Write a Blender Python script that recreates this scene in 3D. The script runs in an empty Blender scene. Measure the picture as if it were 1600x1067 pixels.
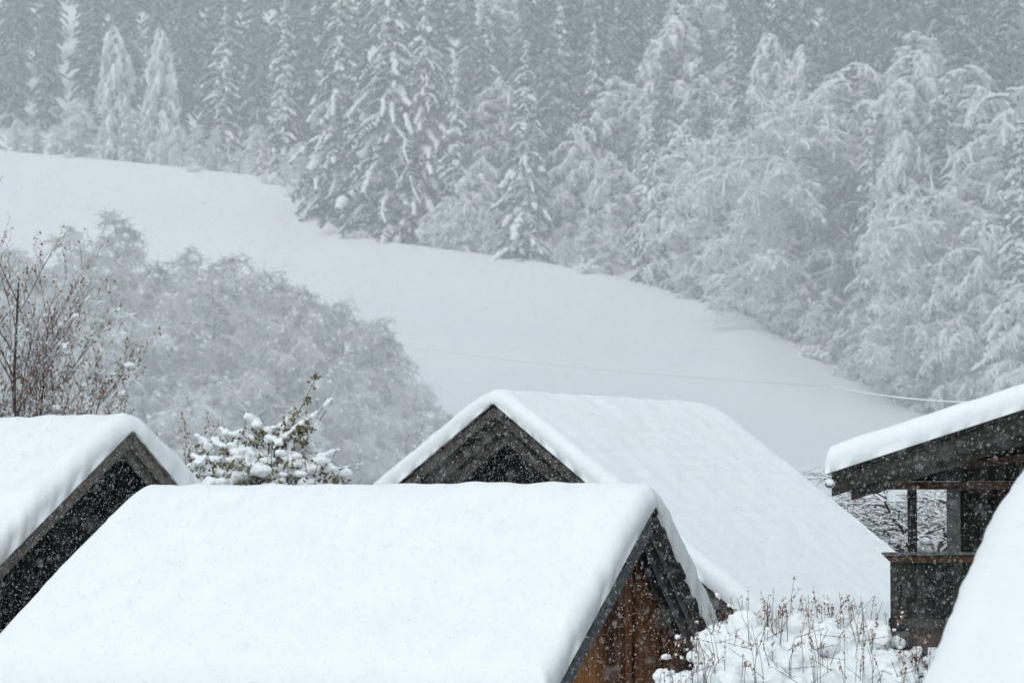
import bpy, math, random
import numpy as np
from mathutils import noise, Vector
random.seed(7); RNG = np.random.default_rng(7)
sc = bpy.context.scene
COL = sc.collection
R = math.radians

# ------------------------------------------------------------------ camera model (used only to turn measured angles into places)
HF = 800 / math.tan(R(10)); HZ = 800.0; AL = math.atan((HZ - 533.5) / HF)
def ray(px, py):
    x = (px - 800) / HF; v = (533.5 - py) / HF
    y = math.cos(AL) - v * math.sin(AL); z = math.sin(AL) + v * math.cos(AL)
    return np.array([x / y, 1.0, z / y])
def at(px, py, Y): return ray(px, py) * Y
def proj(p):
    x, y, z = p
    yc = y * math.cos(AL) + z * math.sin(AL); zc = -y * math.sin(AL) + z * math.cos(AL)
    return 800 + HF * x / yc, 533.5 - HF * zc / yc

# ------------------------------------------------------------------ materials
def mat(name):
    m = bpy.data.materials.new(name); m.use_nodes = True
    nt = m.node_tree; b = nt.nodes['Principled BSDF']
    return m, nt, b
def N(nt, t, **k):
    n = nt.nodes.new(t)
    for a, v in k.items():
        if a in n.inputs: n.inputs[a].default_value = v
        else: setattr(n, a, v)
    return n
def ramp(nt, fac, stops):
    r = nt.nodes.new('ShaderNodeValToRGB'); e = r.color_ramp.elements
    while len(e) < len(stops): e.new(0.5)
    for i, (p, c) in enumerate(stops): e[i].position = p; e[i].color = (*c, 1)
    nt.links.new(fac, r.inputs[0]); return r.outputs[0]
def coords(nt, scale=(1, 1, 1), kind='Object'):
    t = nt.nodes.new('ShaderNodeTexCoord'); m = nt.nodes.new('ShaderNodeMapping')
    m.inputs['Scale'].default_value = scale; nt.links.new(t.outputs[kind], m.inputs[0]); return m.outputs[0]
def noisetex(nt, vec, scale, detail=4, rough=.6):
    n = N(nt, 'ShaderNodeTexNoise', Scale=scale, Detail=detail, Roughness=rough)
    nt.links.new(vec, n.inputs['Vector']); return n.outputs['Fac']
def bump(nt, b, h, strength, dist):
    n = N(nt, 'ShaderNodeBump', Strength=strength, Distance=dist)
    nt.links.new(h, n.inputs['Height']); nt.links.new(n.outputs[0], b.inputs['Normal'])

def snow_mat(name, lo, hi, s1=1.2, s2=14, bd=.04, bs=.35):
    m, nt, b = mat(name)
    v = coords(nt)
    a = noisetex(nt, v, s1, 5); c = noisetex(nt, v, s2, 6, .7)
    nt.links.new(ramp(nt, a, [(.3, lo), (.7, hi)]), b.inputs['Base Color'])
    b.inputs['Roughness'].default_value = .75; b.inputs['Specular IOR Level'].default_value = .2
    bump(nt, b, c, bs, bd)
    return m
M_SNOW = snow_mat('fresh_snow', (.86, .88, .89), (.90, .915, .925))
M_FIELD = snow_mat('field_snow', (.89, .915, .93), (.935, .95, .96), .05, 1.5, .08, .3)
M_TSNOW = snow_mat('tree_snow', (.84, .87, .885), (.92, .935, .94), .8, 3, .05, .4)

def frost_mat(name, stops, scale=.6):
    m, nt, b = mat(name)
    f = noisetex(nt, coords(nt), scale, 6, .7)
    nt.links.new(ramp(nt, f, stops), b.inputs['Base Color'])
    b.inputs['Roughness'].default_value = .9; b.inputs['Specular IOR Level'].default_value = .1
    return m
M_FROST = frost_mat('hoar_frost_twigs', [(.34, (.14, .155, .16)), (.46, (.50, .54, .56)), (.57, (.90, .92, .93))], .42)
M_FROSTW = frost_mat('white_frost_twigs', [(.32, (.30, .33, .34)), (.44, (.78, .81, .82)), (.56, (.93, .94, .94))], .4)
M_FROSTG = frost_mat('hazy_frost_twigs', [(.36, (.38, .385, .40)), (.46, (.78, .785, .80)), (.56, (.93, .935, .94))], .4)  # frost on the grove, with snow haze lightening mixed into the colour
M_NEEDLE = frost_mat('dark_needles', [(.35, (.018, .030, .026)), (.55, (.045, .062, .056)), (.8, (.20, .23, .24))], .9)
M_BARK = frost_mat('bark', [(.3, (.05, .045, .04)), (.7, (.14, .13, .12))], 2)
M_DTWIG = frost_mat('dark_twigs', [(.3, (.025, .02, .018)), (.7, (.09, .065, .055))], 4)
M_RTWIG = frost_mat('reddish_twigs', [(.3, (.08, .05, .045)), (.7, (.22, .15, .13))], 4)
M_RUST = frost_mat('rust_leaves', [(.3, (.16, .06, .03)), (.7, (.36, .19, .10))], 6)
M_OCHRE = frost_mat('ochre_leaves', [(.3, (.06, .055, .015)), (.7, (.26, .21, .07))], 6)
M_FLAKE = frost_mat('snowflake', [(.3, (.72, .72, .72)), (.7, (.88, .88, .88))], 1)

def wood_mat(name, dark, light, rot, stripes=7.0, lit_tone=None, bs=.5):
    """weathered boards; rot = direction (unit, world) across the boards"""
    m, nt, b = mat(name)
    t = nt.nodes.new('ShaderNodeTexCoord')
    d = N(nt, 'ShaderNodeVectorMath', operation='DOT_PRODUCT'); d.inputs[1].default_value = rot
    nt.links.new(t.outputs['Object'], d.inputs[0])
    mu = N(nt, 'ShaderNodeMath', operation='MULTIPLY'); mu.inputs[1].default_value = stripes
    nt.links.new(d.outputs['Value'], mu.inputs[0])
    fr = N(nt, 'ShaderNodeMath', operation='FRACT'); nt.links.new(mu.outputs[0], fr.inputs[0])
    fl = N(nt, 'ShaderNodeMath', operation='FLOOR'); nt.links.new(mu.outputs[0], fl.inputs[0])
    wn = N(nt, 'ShaderNodeTexWhiteNoise', noise_dimensions='1D'); nt.links.new(fl.outputs[0], wn.inputs['W'])
    gap = N(nt, 'ShaderNodeMapRange'); gap.inputs['From Min'].default_value = 0; gap.inputs['From Max'].default_value = .12
    nt.links.new(fr.outputs[0], gap.inputs['Value'])
    nz = noisetex(nt, coords(nt, (9, 9, 1.2)), 1.4, 8, .75)
    mix = N(nt, 'ShaderNodeMath', operation='MULTIPLY_ADD'); mix.inputs[1].default_value = .35
    nt.links.new(wn.outputs['Value'], mix.inputs[0]); nt.links.new(nz, mix.inputs[2])
    col = ramp(nt, mix.outputs[0], [(.42, dark), (.85, light)])
    if lit_tone:
        c, ax, pos, wd = lit_tone  # painted light: colour, direction, start and width of the fade
        d2 = N(nt, 'ShaderNodeVectorMath', operation='DOT_PRODUCT'); d2.inputs[1].default_value = ax
        nt.links.new(t.outputs['Object'], d2.inputs[0])
        mr = N(nt, 'ShaderNodeMapRange'); mr.inputs['From Min'].default_value = pos; mr.inputs['From Max'].default_value = pos + wd
        nt.links.new(d2.outputs['Value'], mr.inputs['Value'])
        ml = N(nt, 'ShaderNodeMath', operation='MULTIPLY'); nt.links.new(mr.outputs[0], ml.inputs[0]); nt.links.new(mix.outputs[0], ml.inputs[1])
        mx = N(nt, 'ShaderNodeMix', data_type='RGBA'); nt.links.new(ml.outputs[0], mx.inputs['Factor'])
        nt.links.new(col, mx.inputs[6]); mx.inputs[7].default_value = (*c, 1); col = mx.outputs[2]
    mg = N(nt, 'ShaderNodeMix', data_type='RGBA', blend_type='MULTIPLY'); mg.inputs['Factor'].default_value = .8
    nt.links.new(col, mg.inputs[6]); nt.links.new(gap.outputs[0], mg.inputs[7])
    nt.links.new(mg.outputs[2], b.inputs['Base Color'])
    b.inputs['Roughness'].default_value = .85; b.inputs['Specular IOR Level'].default_value = .15
    ad = N(nt, 'ShaderNodeMath', operation='MULTIPLY_ADD'); ad.inputs[1].default_value = .4
    nt.links.new(nz, ad.inputs[0]); nt.links.new(gap.outputs[0], ad.inputs[2])
    bump(nt, b, ad.outputs[0], bs, .02)
    return m
def plain_wood(name, dark, light):
    m, nt, b = mat(name)
    nz = noisetex(nt, coords(nt, (5, 5, 5)), 1.6, 8, .75)
    nt.links.new(ramp(nt, nz, [(.32, dark), (.68, light)]), b.inputs['Base Color'])
    b.inputs['Roughness'].default_value = .85; b.inputs['Specular IOR Level'].default_value = .15
    bump(nt, b, nz, .5, .02); return m

# ------------------------------------------------------------------ mesh helpers
ORG = {}
def link(o, parent=None):
    COL.objects.link(o)
    if parent is not None: o.parent = parent
    return o
def mesh_arrays(name, V, faces_list, smooth=False):
    """V (n,3); faces_list: list of (m,k) int arrays"""
    me = bpy.data.meshes.new(name)
    V = np.asarray(V, dtype=np.float32)
    loops = np.concatenate([f.reshape(-1) for f in faces_list]).astype(np.int32)
    tot = np.concatenate([np.full(len(f), f.shape[1]) for f in faces_list]).astype(np.int32)
    start = np.concatenate([[0], np.cumsum(tot)[:-1]]).astype(np.int32)
    me.vertices.add(len(V)); me.vertices.foreach_set('co', V.reshape(-1))
    me.loops.add(len(loops)); me.loops.foreach_set('vertex_index', loops)
    me.polygons.add(len(tot)); me.polygons.foreach_set('loop_start', start); me.polygons.foreach_set('loop_total', tot)
    if smooth: me.polygons.foreach_set('use_smooth', np.ones(len(tot), dtype=bool))
    me.update(calc_edges=True); me.validate()
    return me
def obj_mesh(name, me, m, parent=None, loc=(0, 0, 0)):
    me.materials.append(m); o = bpy.data.objects.new(name, me); o.location = loc
    return link(o, parent)
def empty(name, loc, label, cat, group=None, rz=0, scale=None):
    o = bpy.data.objects.new(name, None); o.location = tuple(float(c) for c in loc); o.rotation_euler = (0, 0, rz)
    if scale: o.scale = scale
    o['label'] = label; o['category'] = cat
    if group: o['group'] = group
    o.empty_display_size = .5
    return link(o)
def tag(o, label, cat, group=None, kind=None):
    o['label'] = label; o['category'] = cat
    if group: o['group'] = group
    if kind: o['kind'] = kind
    return o

class MB:
    """collects polygons, later one mesh"""
    def __init__(s): s.v = []; s.f = []
    def poly_prism(s, base, off):
        n = len(base); i = len(s.v); off = np.asarray(off, float)
        s.v += [tuple(p) for p in base] + [tuple(np.asarray(p) + off) for p in base]
        s.f += [tuple(range(i, i + n))[::-1], tuple(range(i + n, i + 2 * n))]
        for k in range(n):
            a, b = i + k, i + (k + 1) % n; s.f.append((a, b, b + n, a + n))
    def build(s, name, m, parent=None, org=(0, 0, 0), bevel=.012, smooth=False):
        me = bpy.data.meshes.new(name)
        o3 = np.asarray(org); me.from_pydata([tuple(np.asarray(p) - o3) for p in s.v], [], s.f)
        import bmesh
        bm = bmesh.new(); bm.from_mesh(me); bmesh.ops.recalc_face_normals(bm, faces=bm.faces)
        if bevel: bmesh.ops.bevel(bm, geom=bm.edges[:], offset=bevel, segments=1, affect='EDGES')
        bm.to_mesh(me); bm.free()
        if smooth:
            for p in me.polygons: p.use_smooth = True
        return obj_mesh(name, me, m, parent)

def prisms(P0, P1, R0, R1, k=3, flat=1.0):
    """tapered k-sided sticks as arrays -> V, F"""
    P0 = np.asarray(P0, float); P1 = np.asarray(P1, float); R0 = np.asarray(R0, float); R1 = np.asarray(R1, float)
    n = len(P0); d = P1 - P0; L = np.linalg.norm(d, axis=1, keepdims=True) + 1e-9; d = d / L
    up = np.tile(np.array([0., 0, 1]), (n, 1)); up[np.abs(d[:, 2]) > .95] = (1, 0, 0)
    a = np.cross(d, up); a /= np.linalg.norm(a, axis=1, keepdims=True) + 1e-9
    b = np.cross(a, d)
    V = np.zeros((n, 2 * k, 3))
    for j in range(k):
        t = 2 * math.pi * j / k + .5
        off = a * math.cos(t) + b * math.sin(t) * flat
        V[:, j] = P0 + off * R0[:, None]; V[:, k + j] = P1 + off * R1[:, None]
    base = np.arange(n)[:, None] * 2 * k
    F = np.concatenate([base + np.array([[j, (j + 1) % k, k + (j + 1) % k, k + j]]) for j in range(k)])
    return V.reshape(-1, 3), F

import bmesh as _bm
def _ico(sub):
    bm = _bm.new(); _bm.ops.create_icosphere(bm, subdivisions=sub, radius=1)
    V = np.array([v.co[:] for v in bm.verts]); F = np.array([[v.index for v in f.verts] for f in bm.faces]); bm.free(); return V, F
ICO1, ICO2, ICO3 = _ico(1), _ico(2), _ico(3)
def blobs(C, S, ico=ICO1, jit=.25):
    """lumpy ellipsoids; C centres (n,3), S radii (n,3)"""
    V, F = ico; C = np.asarray(C, float); S = np.asarray(S, float); n = len(C)
    rad = 1 + (RNG.random((n, len(V))) - .5) * 2 * jit
    VV = V[None] * rad[..., None] * S[:, None] + C[:, None]
    FF = F[None] + (np.arange(n) * len(V))[:, None, None]
    return VV.reshape(-1, 3), FF.reshape(-1, 3)
def merge(parts):
    V = []; F = {}; off = 0
    for v, f in parts:
        V.append(v); F.setdefault(f.shape[1], []).append(f + off); off += len(v)
    return np.concatenate(V), [np.concatenate(x) for x in F.values()]

# ------------------------------------------------------------------ terrain
E_PX = [-900, -300, 0, 200, 400, 470, 530, 620, 830, 1000, 1180, 1300, 1420, 1600, 1900, 2500]
E_PY = [190, 215, 233, 250, 272, 300, 352, 378, 405, 437, 497, 572, 640, 700, 760, 800]
E_Y  = [420, 415, 405, 395, 375, 360, 330, 318, 300, 285, 255, 235, 215, 200, 190, 180]
def edge(a):
    px = 800 + a * HF
    py = np.interp(px, E_PX, E_PY); Y = np.interp(px, E_PX, E_Y)
    return Y, (HZ - py) / HF * Y
def ground(x, Y):
    a = x / Y; Ye, ze = edge(a)
    if Y < 85: return -8.0
    if Y < Ye:
        t = (Y - 85) / (Ye - 85)
        b = (.6 * math.sin(x * .045 + 1) * math.sin(Y * .035) + .35 * math.sin(x * .13 + Y * .05) * math.sin(Y * .085 + 2)) * min(1, t * 3) * min(1, (1 - t) * 5)
        return -8 + (ze + 8) * t ** 1.45 + b
    d = Y - Ye
    return ze + (.06 * d + .40 * max(0, d - 8)) + .8 * math.sin(x * .08) * math.sin(Y * .06) * min(1, d / 20)
def make_terrain():
    aa = np.linspace(-.42, .42, 180)
    YY = np.concatenate([np.linspace(4, 84, 12), np.linspace(86, 440, 190), np.linspace(444, 1200, 50)])
    V = np.array([(a * y, y, ground(a * y, y)) for y in YY for a in aa])
    # widen the near rows so the ground reaches under everything
    near = V[:, 1] < 84; V[near, 0] *= 1 + (84 - V[near, 1]) / 20
    n = len(aa); i = np.arange(len(YY) - 1)[:, None] * n + np.arange(n - 1)[None]
    F = np.stack([i, i + 1, i + 1 + n, i + n], -1).reshape(-1, 4)
    o = obj_mesh('ground', mesh_arrays('ground', V, [F], True), M_FIELD)
    tag(o, 'smooth open snow field sloping up to the forest edge', 'snow field', kind='structure')
make_terrain()

# ------------------------------------------------------------------ houses
def sstep(x): x = np.clip(x, 0, 1); return x * x * (3 - 2 * x)
def edge_prof(d, re, p=2.6):
    q = np.clip(1 - d / re, 0, 1); return (1 - q ** p) ** (1 / p)
def spaced(a, b, step, re):
    n = max(8, int((b - a) / step)); mid = np.linspace(a + re, b - re, n)
    e = re * (1 - np.cos(np.linspace(0, math.pi / 2, 12)))[:-1]
    return np.concatenate([a + e, mid, (b - e)[::-1]])

class House:
    def __init__(s, name, O, phi, rs, tL, tR, aL, aR, length, label, cat='house', skew=0):
        c, q = math.cos(R(phi)), math.sin(R(phi))
        s.O = np.asarray(O, float); s.g = np.array([c, q, 0]); s.r = np.array([-q, c, 0]) * rs
        s.tL, s.tR, s.aL, s.aR, s.len, s.skew = tL, tR, aL, aR, length, skew
        mid = s.O + s.r * length / 2; s.base = np.array([mid[0], mid[1], -8.0]); s.zg = -8.0 - s.O[2]
        s.root = empty(name, s.base, label, cat)
    def W(s, u, w, z): return s.O + s.g * u + s.r * w + np.array([0, 0, z])
    def zp(s, u): return s.tL * u if u < 0 else -s.tR * u
    def prism(s, mb, uz, w0, w1): mb.poly_prism([s.W(u, w0, z) for u, z in uz], s.r * (w1 - w0))
    def box(s, mb, u0, u1, w0, w1, z0, z1): s.prism(mb, [(u0, z0), (u1, z0), (u1, z1), (u0, z1)], w0, w1)
    def put(s, mb, name, m, parent=None, **k):
        return mb.build(name, m, parent or s.root, s.base, **k)
    def rafter(s, side, name, m, w0, w1, z, h, a0=0.0, trim=0.0, bevel=.01):
        mb = MB(); a = (s.aL if side < 0 else s.aR) - trim; t = s.tL if side < 0 else s.tR
        u0, u1 = side * a0, side * a
        s.prism(mb, [(u0, z - t * a0), (u1, z - t * a), (u1, z - h - t * a), (u0, z - h - t * a0)], w0, w1)
        return s.put(mb, name, m, bevel=bevel)
    def deck(s, m, th=.05, jag=.03):
        for side in (-1, 1):
            a = s.aL if side < 0 else s.aR; n = int(a / .11); mb = MB(); v = []; f = []
            t = s.tL if side < 0 else s.tR
            rnd = random.Random(side)
            for k in range(n + 1):
                for e in range(2):
                    u = side * a * min(1, (k + (e * .8)) / n)
                    if e == 0: jj = rnd.uniform(-jag, jag)
                    zz = -t * abs(u)
                    w1 = s.len - .02 + (s.skew * abs(u) if side < 0 else 0)
                    v += [s.W(u, -.02 + jj, zz), s.W(u, -.02 + jj, zz - th), s.W(u, w1, zz - th), s.W(u, w1, zz)]
            for k in range(2 * (n + 1) - 1):
                b = 4 * k
                for q in range(4): f.append((b + q, b + (q + 1) % 4, b + 4 + (q + 1) % 4, b + 4 + q))
            f += [(0, 1, 2, 3), tuple(len(v) - 4 + q for q in (3, 2, 1, 0))]
            mb.v = v; mb.f = f; s.put(mb, 'roof_deck', m, bevel=0)
    def snow(s, T=.45, re=.34, rs=.5, step=.09, out=.06, wav=.022, seed=0, stripes=0, uo=.08):
        us = spaced(-s.aL - uo, s.aR + uo, step, re)
        ws = spaced(-out, s.len + out, step, re)
        nu, nw = len(us), len(ws); V = np.zeros((nu, nw, 3)); B = np.zeros((nu, nw, 3))
        for i, u in enumerate(us):
            # rounded ridge: plane blended with a hyperbola
            t = s.tL if u < 0 else s.tR
            zpl = -t * abs(u); zs = -t * (math.sqrt(u * u + rs * rs) - rs * .45)
            zs = min(zs, zpl + .2) if abs(u) < rs * 2 else zpl - t * (math.sqrt(u * u + rs * rs) - abs(u) - rs * .45)
            du = min(u + s.aL + uo, s.aR + uo - u)
            cl = math.cos(math.atan(t))
            for j, w in enumerate(ws):
                sk = s.skew * max(0, -u) * (w / s.len)
                p = s.W(u, w + sk, 0)
                nz = noise.noise(Vector((u * .7 + seed, w * .7, 0))) * wav + noise.noise(Vector((u * 2.6, w * 2.6 + seed, 3))) * wav * .3
                if stripes: nz += stripes * (.5 + noise.noise(Vector((u * .6, w * .5, 7)))) * math.sin(abs(u) / cl * 2 * math.pi / .42 + 2.5 * noise.noise(Vector((w * .35, u * .2, 2))))
                dw = min(w + out, s.len + out - w)
                q = min(du / cl, 9); e = edge_prof(max(q, 0), re) * edge_prof(max(dw, 0), re)
                en = 1 + .1 * noise.noise(Vector((u * 1.7, w * 1.7, seed + 9)))
                bulge = .05 * math.sin(min(1, e) * math.pi)
                dirw = -1 if w < s.len / 2 else 1
                bw = bulge * (1 if dw < re else 0) + .038 * (noise.noise(Vector((u * 4.1, 0 if w < 1 else 5, seed))) + .6 * noise.noise(Vector((u * 11, 0 if w < 1 else 5, seed)))) * (1 if dw < .1 else 0)
                q3 = p + s.r * dirw * bw; q3[2] += 0
                V[i, j] = q3 + np.array([0, 0, (zs if abs(u) < 9e9 else 0) + (T + nz) * e * en * 1.0])
                B[i, j] = p + np.array([0, 0, zpl + .003])
                if e < .02: V[i, j, 2] = B[i, j, 2] + .001
                V[i, j, 2] = max(V[i, j, 2], B[i, j, 2] + .001)
        n = nu * nw; idx = np.arange(n).reshape(nu, nw)
        def quads(a): return np.stack([a[:-1, :-1], a[1:, :-1], a[1:, 1:], a[:-1, 1:]], -1).reshape(-1, 4)
        F = [quads(idx), quads(idx + n)[:, ::-1]]
        rim = np.concatenate([idx[0, :], idx[1:, -1], idx[-1, -2::-1], idx[-2:0:-1, 0]])
        r2 = np.roll(rim, -1); F.append(np.stack([rim, r2, r2 + n, rim + n], -1))
        VV = np.concatenate([V.reshape(-1, 3), B.reshape(-1, 3)]) - s.base
        return obj_mesh('roof_snow', mesh_arrays('roof_snow', VV, F, True), M_SNOW, s.root)
    def walls(s, mg, ms, ov=.7, inset=.55, rear=.5, th=.14, top=-.07):
        bL, bR = s.aL - inset, s.aR - inset
        for w0, nm in ((ov, 'gable_wall'), (s.len - rear - th, 'gable_wall')):
            mb = MB(); s.prism(mb, [(-bL, s.zg), (bR, s.zg), (bR, -s.tR * bR + top), (0, top), (-bL, -s.tL * bL + top)], w0, w0 + th)
            s.put(mb, nm, mg, bevel=0)
        for a, b, t in ((-bL, -bL + th, s.tL), (bR - th, bR, s.tR)):
            mb = MB(); e = max(abs(a), abs(b)); s.box(mb, a, b, ov + th + .002, s.len - rear - th - .002, s.zg, -t * e + top)
            s.put(mb, 'side_wall', ms, bevel=0)
    def purlin(s, u, m, w0, w1, size=.16, drop=.09):
        mb = MB(); z = s.zp(u) - drop; s.box(mb, u - size / 2, u + size / 2, w0, w1, z - size * 1.25, z)
        s.put(mb, 'purlin', m)

def tans(O, phi, L, Rr):
    a = O / O[1]; c, q = math.cos(R(phi)), math.sin(R(phi)); n1 = np.cross(a, ray(*L)); n2 = np.cross(a, ray(*Rr))
    return -(n1[0] * c + n1[1] * q) / n1[2], (n2[0] * c + n2[1] * q) / n2[2]

# --- middle barn whose big snowy slope fills the lower left
O = at(1020, 790, 52); tl, tr = tans(O, 57, (870, 1067), (1097, 968))
h2 = House('barn', O, 57, 1, tl, tr, 3.72, 4.4, 11.75, 'brown wooden barn with weathered grey verge boards under the broad white roof slope in front', 'barn', skew=.26)
G2 = plain_wood('grey_boards', (.055, .06, .062), (.17, .18, .185)); D2 = plain_wood('dark_boards', (.02, .022, .022), (.07, .07, .068))
W2 = wood_mat('brown_boards', (.035, .016, .008), (.23, .10, .04), tuple(h2.g), 8, ((.75, .33, .11), tuple(-h2.g - np.array([0, 0, .55])), -2.7, 1.7))  # orange light at the gable's lower left is painted into the board colour
h2.deck(D2, .06, .045); h2.snow(T=.60, re=.27, rs=.34, step=.085, seed=1, stripes=.006)
for sd in (-1, 1):
    h2.rafter(sd, 'barge_board', G2 if sd < 0 else D2, .02, .065, -.062, .46 if sd < 0 else .24)
    h2.rafter(sd, 'barge_board', G2, .10, .14, -.20, .20, trim=.1)
    h2.rafter(sd, 'rafter', G2, .30, .40, -.07, .30, trim=.3)
    h2.rafter(sd, 'rafter', D2, .52, .58, -.07, .33, trim=.4)
h2.walls(W2, D2, ov=.74)
for u in (-2.4, 2.6): h2.purlin(u, D2, .42, .735)

# --- left barn with dark gable
O = at(205, 672, 62); tl, tr = tans(O, 50, (0, 880), (270, 750))
h1 = House('barn', O, 50, 1, tl, tr, 5.2, 4.6, 9.5, 'barn at far left with almost black gable and brown grey verge boards', 'barn')
G1 = plain_wood('greybrown_boards', (.075, .066, .058), (.21, .185, .165)); D1 = plain_wood('black_boards', (.012, .012, .012), (.05, .05, .047))
W1 = wood_mat('black_gable', (.004, .005, .005), (.022, .026, .024), tuple(h1.g), 6)
h1.deck(G1, .05, .03); h1.snow(T=.62, re=.33, rs=.6, step=.1, seed=4)
for sd in (-1, 1):
    h1.rafter(sd, 'barge_board', G1, .02, .065, -.052, .30)
    h1.rafter(sd, 'barge_board', D1, .09, .13, -.10, .24, trim=.1)
    h1.rafter(sd, 'rafter', G1, .24, .34, -.06, .46, trim=.2)
h1.walls(W1, W1, ov=.8)

# --- rear house
O = at(772, 630, 68); tl, tr = tans(O, -33, (630, 750), (910, 748))
h3 = House('farmhouse', O, -33, 1, tl, tr, 5.2, 7.1, 10.06, 'large farmhouse with dark brown gable peak and long bare snow roof descending behind the barn', 'farmhouse')
G3 = plain_wood('old_brown_boards', (.03, .026, .023), (.115, .10, .09)); D3 = plain_wood('charcoal_boards', (.008, .008, .008), (.035, .032, .03))
W3 = wood_mat('charcoal_gable', (.004, .004, .004), (.02, .018, .017), tuple(h3.g), 6)
h3.deck(D3, .06, .03); h3.snow(T=.47, re=.26, rs=.36, step=.08, seed=8, stripes=.018, wav=.016)
for sd in (-1, 1):
    h3.rafter(sd, 'barge_board', G3, .02, .07, -.062, .26)
    h3.rafter(sd, 'barge_board', D3, .10, .15, -.10, .32, trim=.1)
    h3.rafter(sd, 'rafter', G3, .25, .37, -.07, .60, trim=.2)
    h3.rafter(sd, 'rafter', plain_wood('brown_lath', (.05, .04, .035), (.16, .14, .125)), .50, .62, -.07, .86, trim=.3)
h3.walls(W3, W3, ov=1.0)

# --- right house with the balcony
O = at(1790, 578, 45); 
a = O / O[1]; tl, tr = tans(O, -9, (1302, 737), (1900, 620))
wid = 4.86
h4 = House('chalet', O, -9, 1, tl, tl, wid, wid, 9.0, 'dark timber chalet with snow loaded roof verge above an open balcony at right', 'chalet')
G4 = plain_wood('dark_verge', (.012, .013, .013), (.06, .055, .048)); B4 = plain_wood('redbrown_beam', (.018, .012, .008), (.10, .055, .035))
P4 = plain_wood('greygreen_post', (.05, .055, .052), (.14, .15, .14)); W4 = wood_mat('dark_chalet_boards', (.006, .007, .006), (.035, .033, .028), tuple(h4.g), 7)
W4H = wood_mat('dark_balcony_boards', (.008, .010, .009), (.045, .047, .042), tuple(h4.g), 7)
h4.deck(G4, .06, .02); h4.snow(T=.36, re=.17, rs=.5, step=.09, seed=12, uo=.1, out=.08, wav=.02)
for sd in (-1, 1):
    h4.rafter(sd, 'barge_board', G4, .02, .07, -.062, .32)
    h4.rafter(sd, 'barge_board', G4, .10, .15, -.12, .42, trim=.3)
    h4.rafter(sd, 'rafter', G4, .8, .92, -.07, .25, trim=.1)
    h4.rafter(sd, 'rafter', G4, 1.7, 1.82, -.07, .25, trim=.1)
def uOf(px, w):   # local u of an image column at depth w
    best = None
    for u in np.arange(-6, 2, .01):
        e = abs(proj(h4.W(u, w, 0))[0] - px)
        if best is None or e < best[0]: best = (e, u)
    return best[1]
def zOf(py, u, w):
    p = h4.W(u, w, 0); return (HZ - py) / HF * p[1] - h4.O[2]
w1 = .75
# boarded gable triangle over a tie beam
ua = uOf(1384, w1); zb = zOf(752, ua, w1)
mb = MB(); ul = (zb + .09) / h4.tL
h4.prism(mb, [(max(ul, -wid + .1), zb), (wid - .1, zb), (wid - .1, zb + .02), (0, -.08), ], w1, w1 + .08); h4.put(mb, 'gable_wall', W4, bevel=0)
mb = MB(); h4.box(mb, ul + .1, 3.2, w1 - .06, w1 + .14, zb - .13, zb - .004); h4.put(mb, 'tie_beam', B4)
mb = MB(); u5 = uOf(1500, w1)
h4.prism(mb, [(u5, zb + .3), (2.2, zb + 1.02), (2.2, zb + .90), (u5, zb + .18)], w1 - .05, w1 - .004); h4.put(mb, 'brace', B4)
# eave end with curled rafter tail and gutter
a_ = wid
for k, (w0, L) in enumerate(((.04, .5), (1.2, .5), (2.4, .5), (3.6, .5))):
    e = -h4.tL * a_; mb = MB()
    h4.prism(mb, [(-a_ + .05, e - .07), (-a_ + .9, e - .07 + h4.tL * .85), (-a_ + 1.0, e - .14), (-a_ + .62, e - .30), (-a_ + .42, e - .33), (-a_ + .30, e - .24), (-a_ + .08, e - .20)], w0 + .12, w0 + .26)
    h4.put(mb, 'rafter_tail', G4)
mb = MB(); gu = -wid - .03; gz = -h4.tL * wid - .17
n = 12; arc = [(gu + .085 * math.cos(math.pi + math.pi * k / n), gz + .085 * math.sin(math.pi + math.pi * k / n)) for k in range(n + 1)]
inn = [(gu + .07 * math.cos(math.pi + math.pi * k / n), gz + .07 * math.sin(math.pi + math.pi * k / n)) for k in range(n, -1, -1)]
h4.prism(mb, arc + inn, .0, 8.8); h4.put(mb, 'gutter', plain_wood('gutter_metal', (.25, .26, .27), (.5, .52, .54)), bevel=0)
V, F = blobs([h4.W(gu, .06 + k * .16, gz + .02) - h4.base for k in range(54)], [(.075, .12, .07)] * 54, ICO2, .12)
obj_mesh('gutter_snow', mesh_arrays('gutter_snow', V, [F], True), M_SNOW, h4.root)
# posts, wall, balcony
wp = .85
def vpost(px0, px1, w, m, name, z0, z1, dw=.16):
    u0, u1 = uOf(px0, w), uOf(px1, w); mb = MB(); h4.box(mb, u0, u1, w, w + dw, z0, z1); return h4.put(mb, name, m)
zc = zOf(864, ua, .5); zf = zOf(965, ua, .5)
vpost(1416, 1431, wp, D1, 'post', zf, zb - .13)
vpost(1477, 1499, wp + .1, P4, 'post', zf, zb - .13)
ux = uOf(1499, 1.0)
mb = MB(); h4.prism(mb, [(ux, h4.zg), (wid - .5, h4.zg), (wid - .5, zb), (ux, zb)], 1.0, 1.14); h4.put(mb, 'wall', W4, bevel=0)
mb = MB(); h4.box(mb, wid - .64, wid - .5, 1.142, 8.3, h4.zg, zb); h4.put(mb, 'side_wall', W4, bevel=0)
mb = MB(); h4.box(mb, ux, ux + .14, 1.142, 8.3, h4.zg, zb + .3); h4.put(mb, 'side_wall', W4, bevel=0)
u0 = uOf(1388, .5); u9 = uOf(1640, .5)
bal = MB(); nb = 15; bw = (u9 - u0) / nb
for k in range(nb): h4.box(bal, u0 + k * bw, u0 + (k + 1) * bw - .012, .5, .53, zf, zc - .05)
h4.box(bal, u0 + .01, u9, .532, .55, zf + .01, zc - .06)
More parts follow.
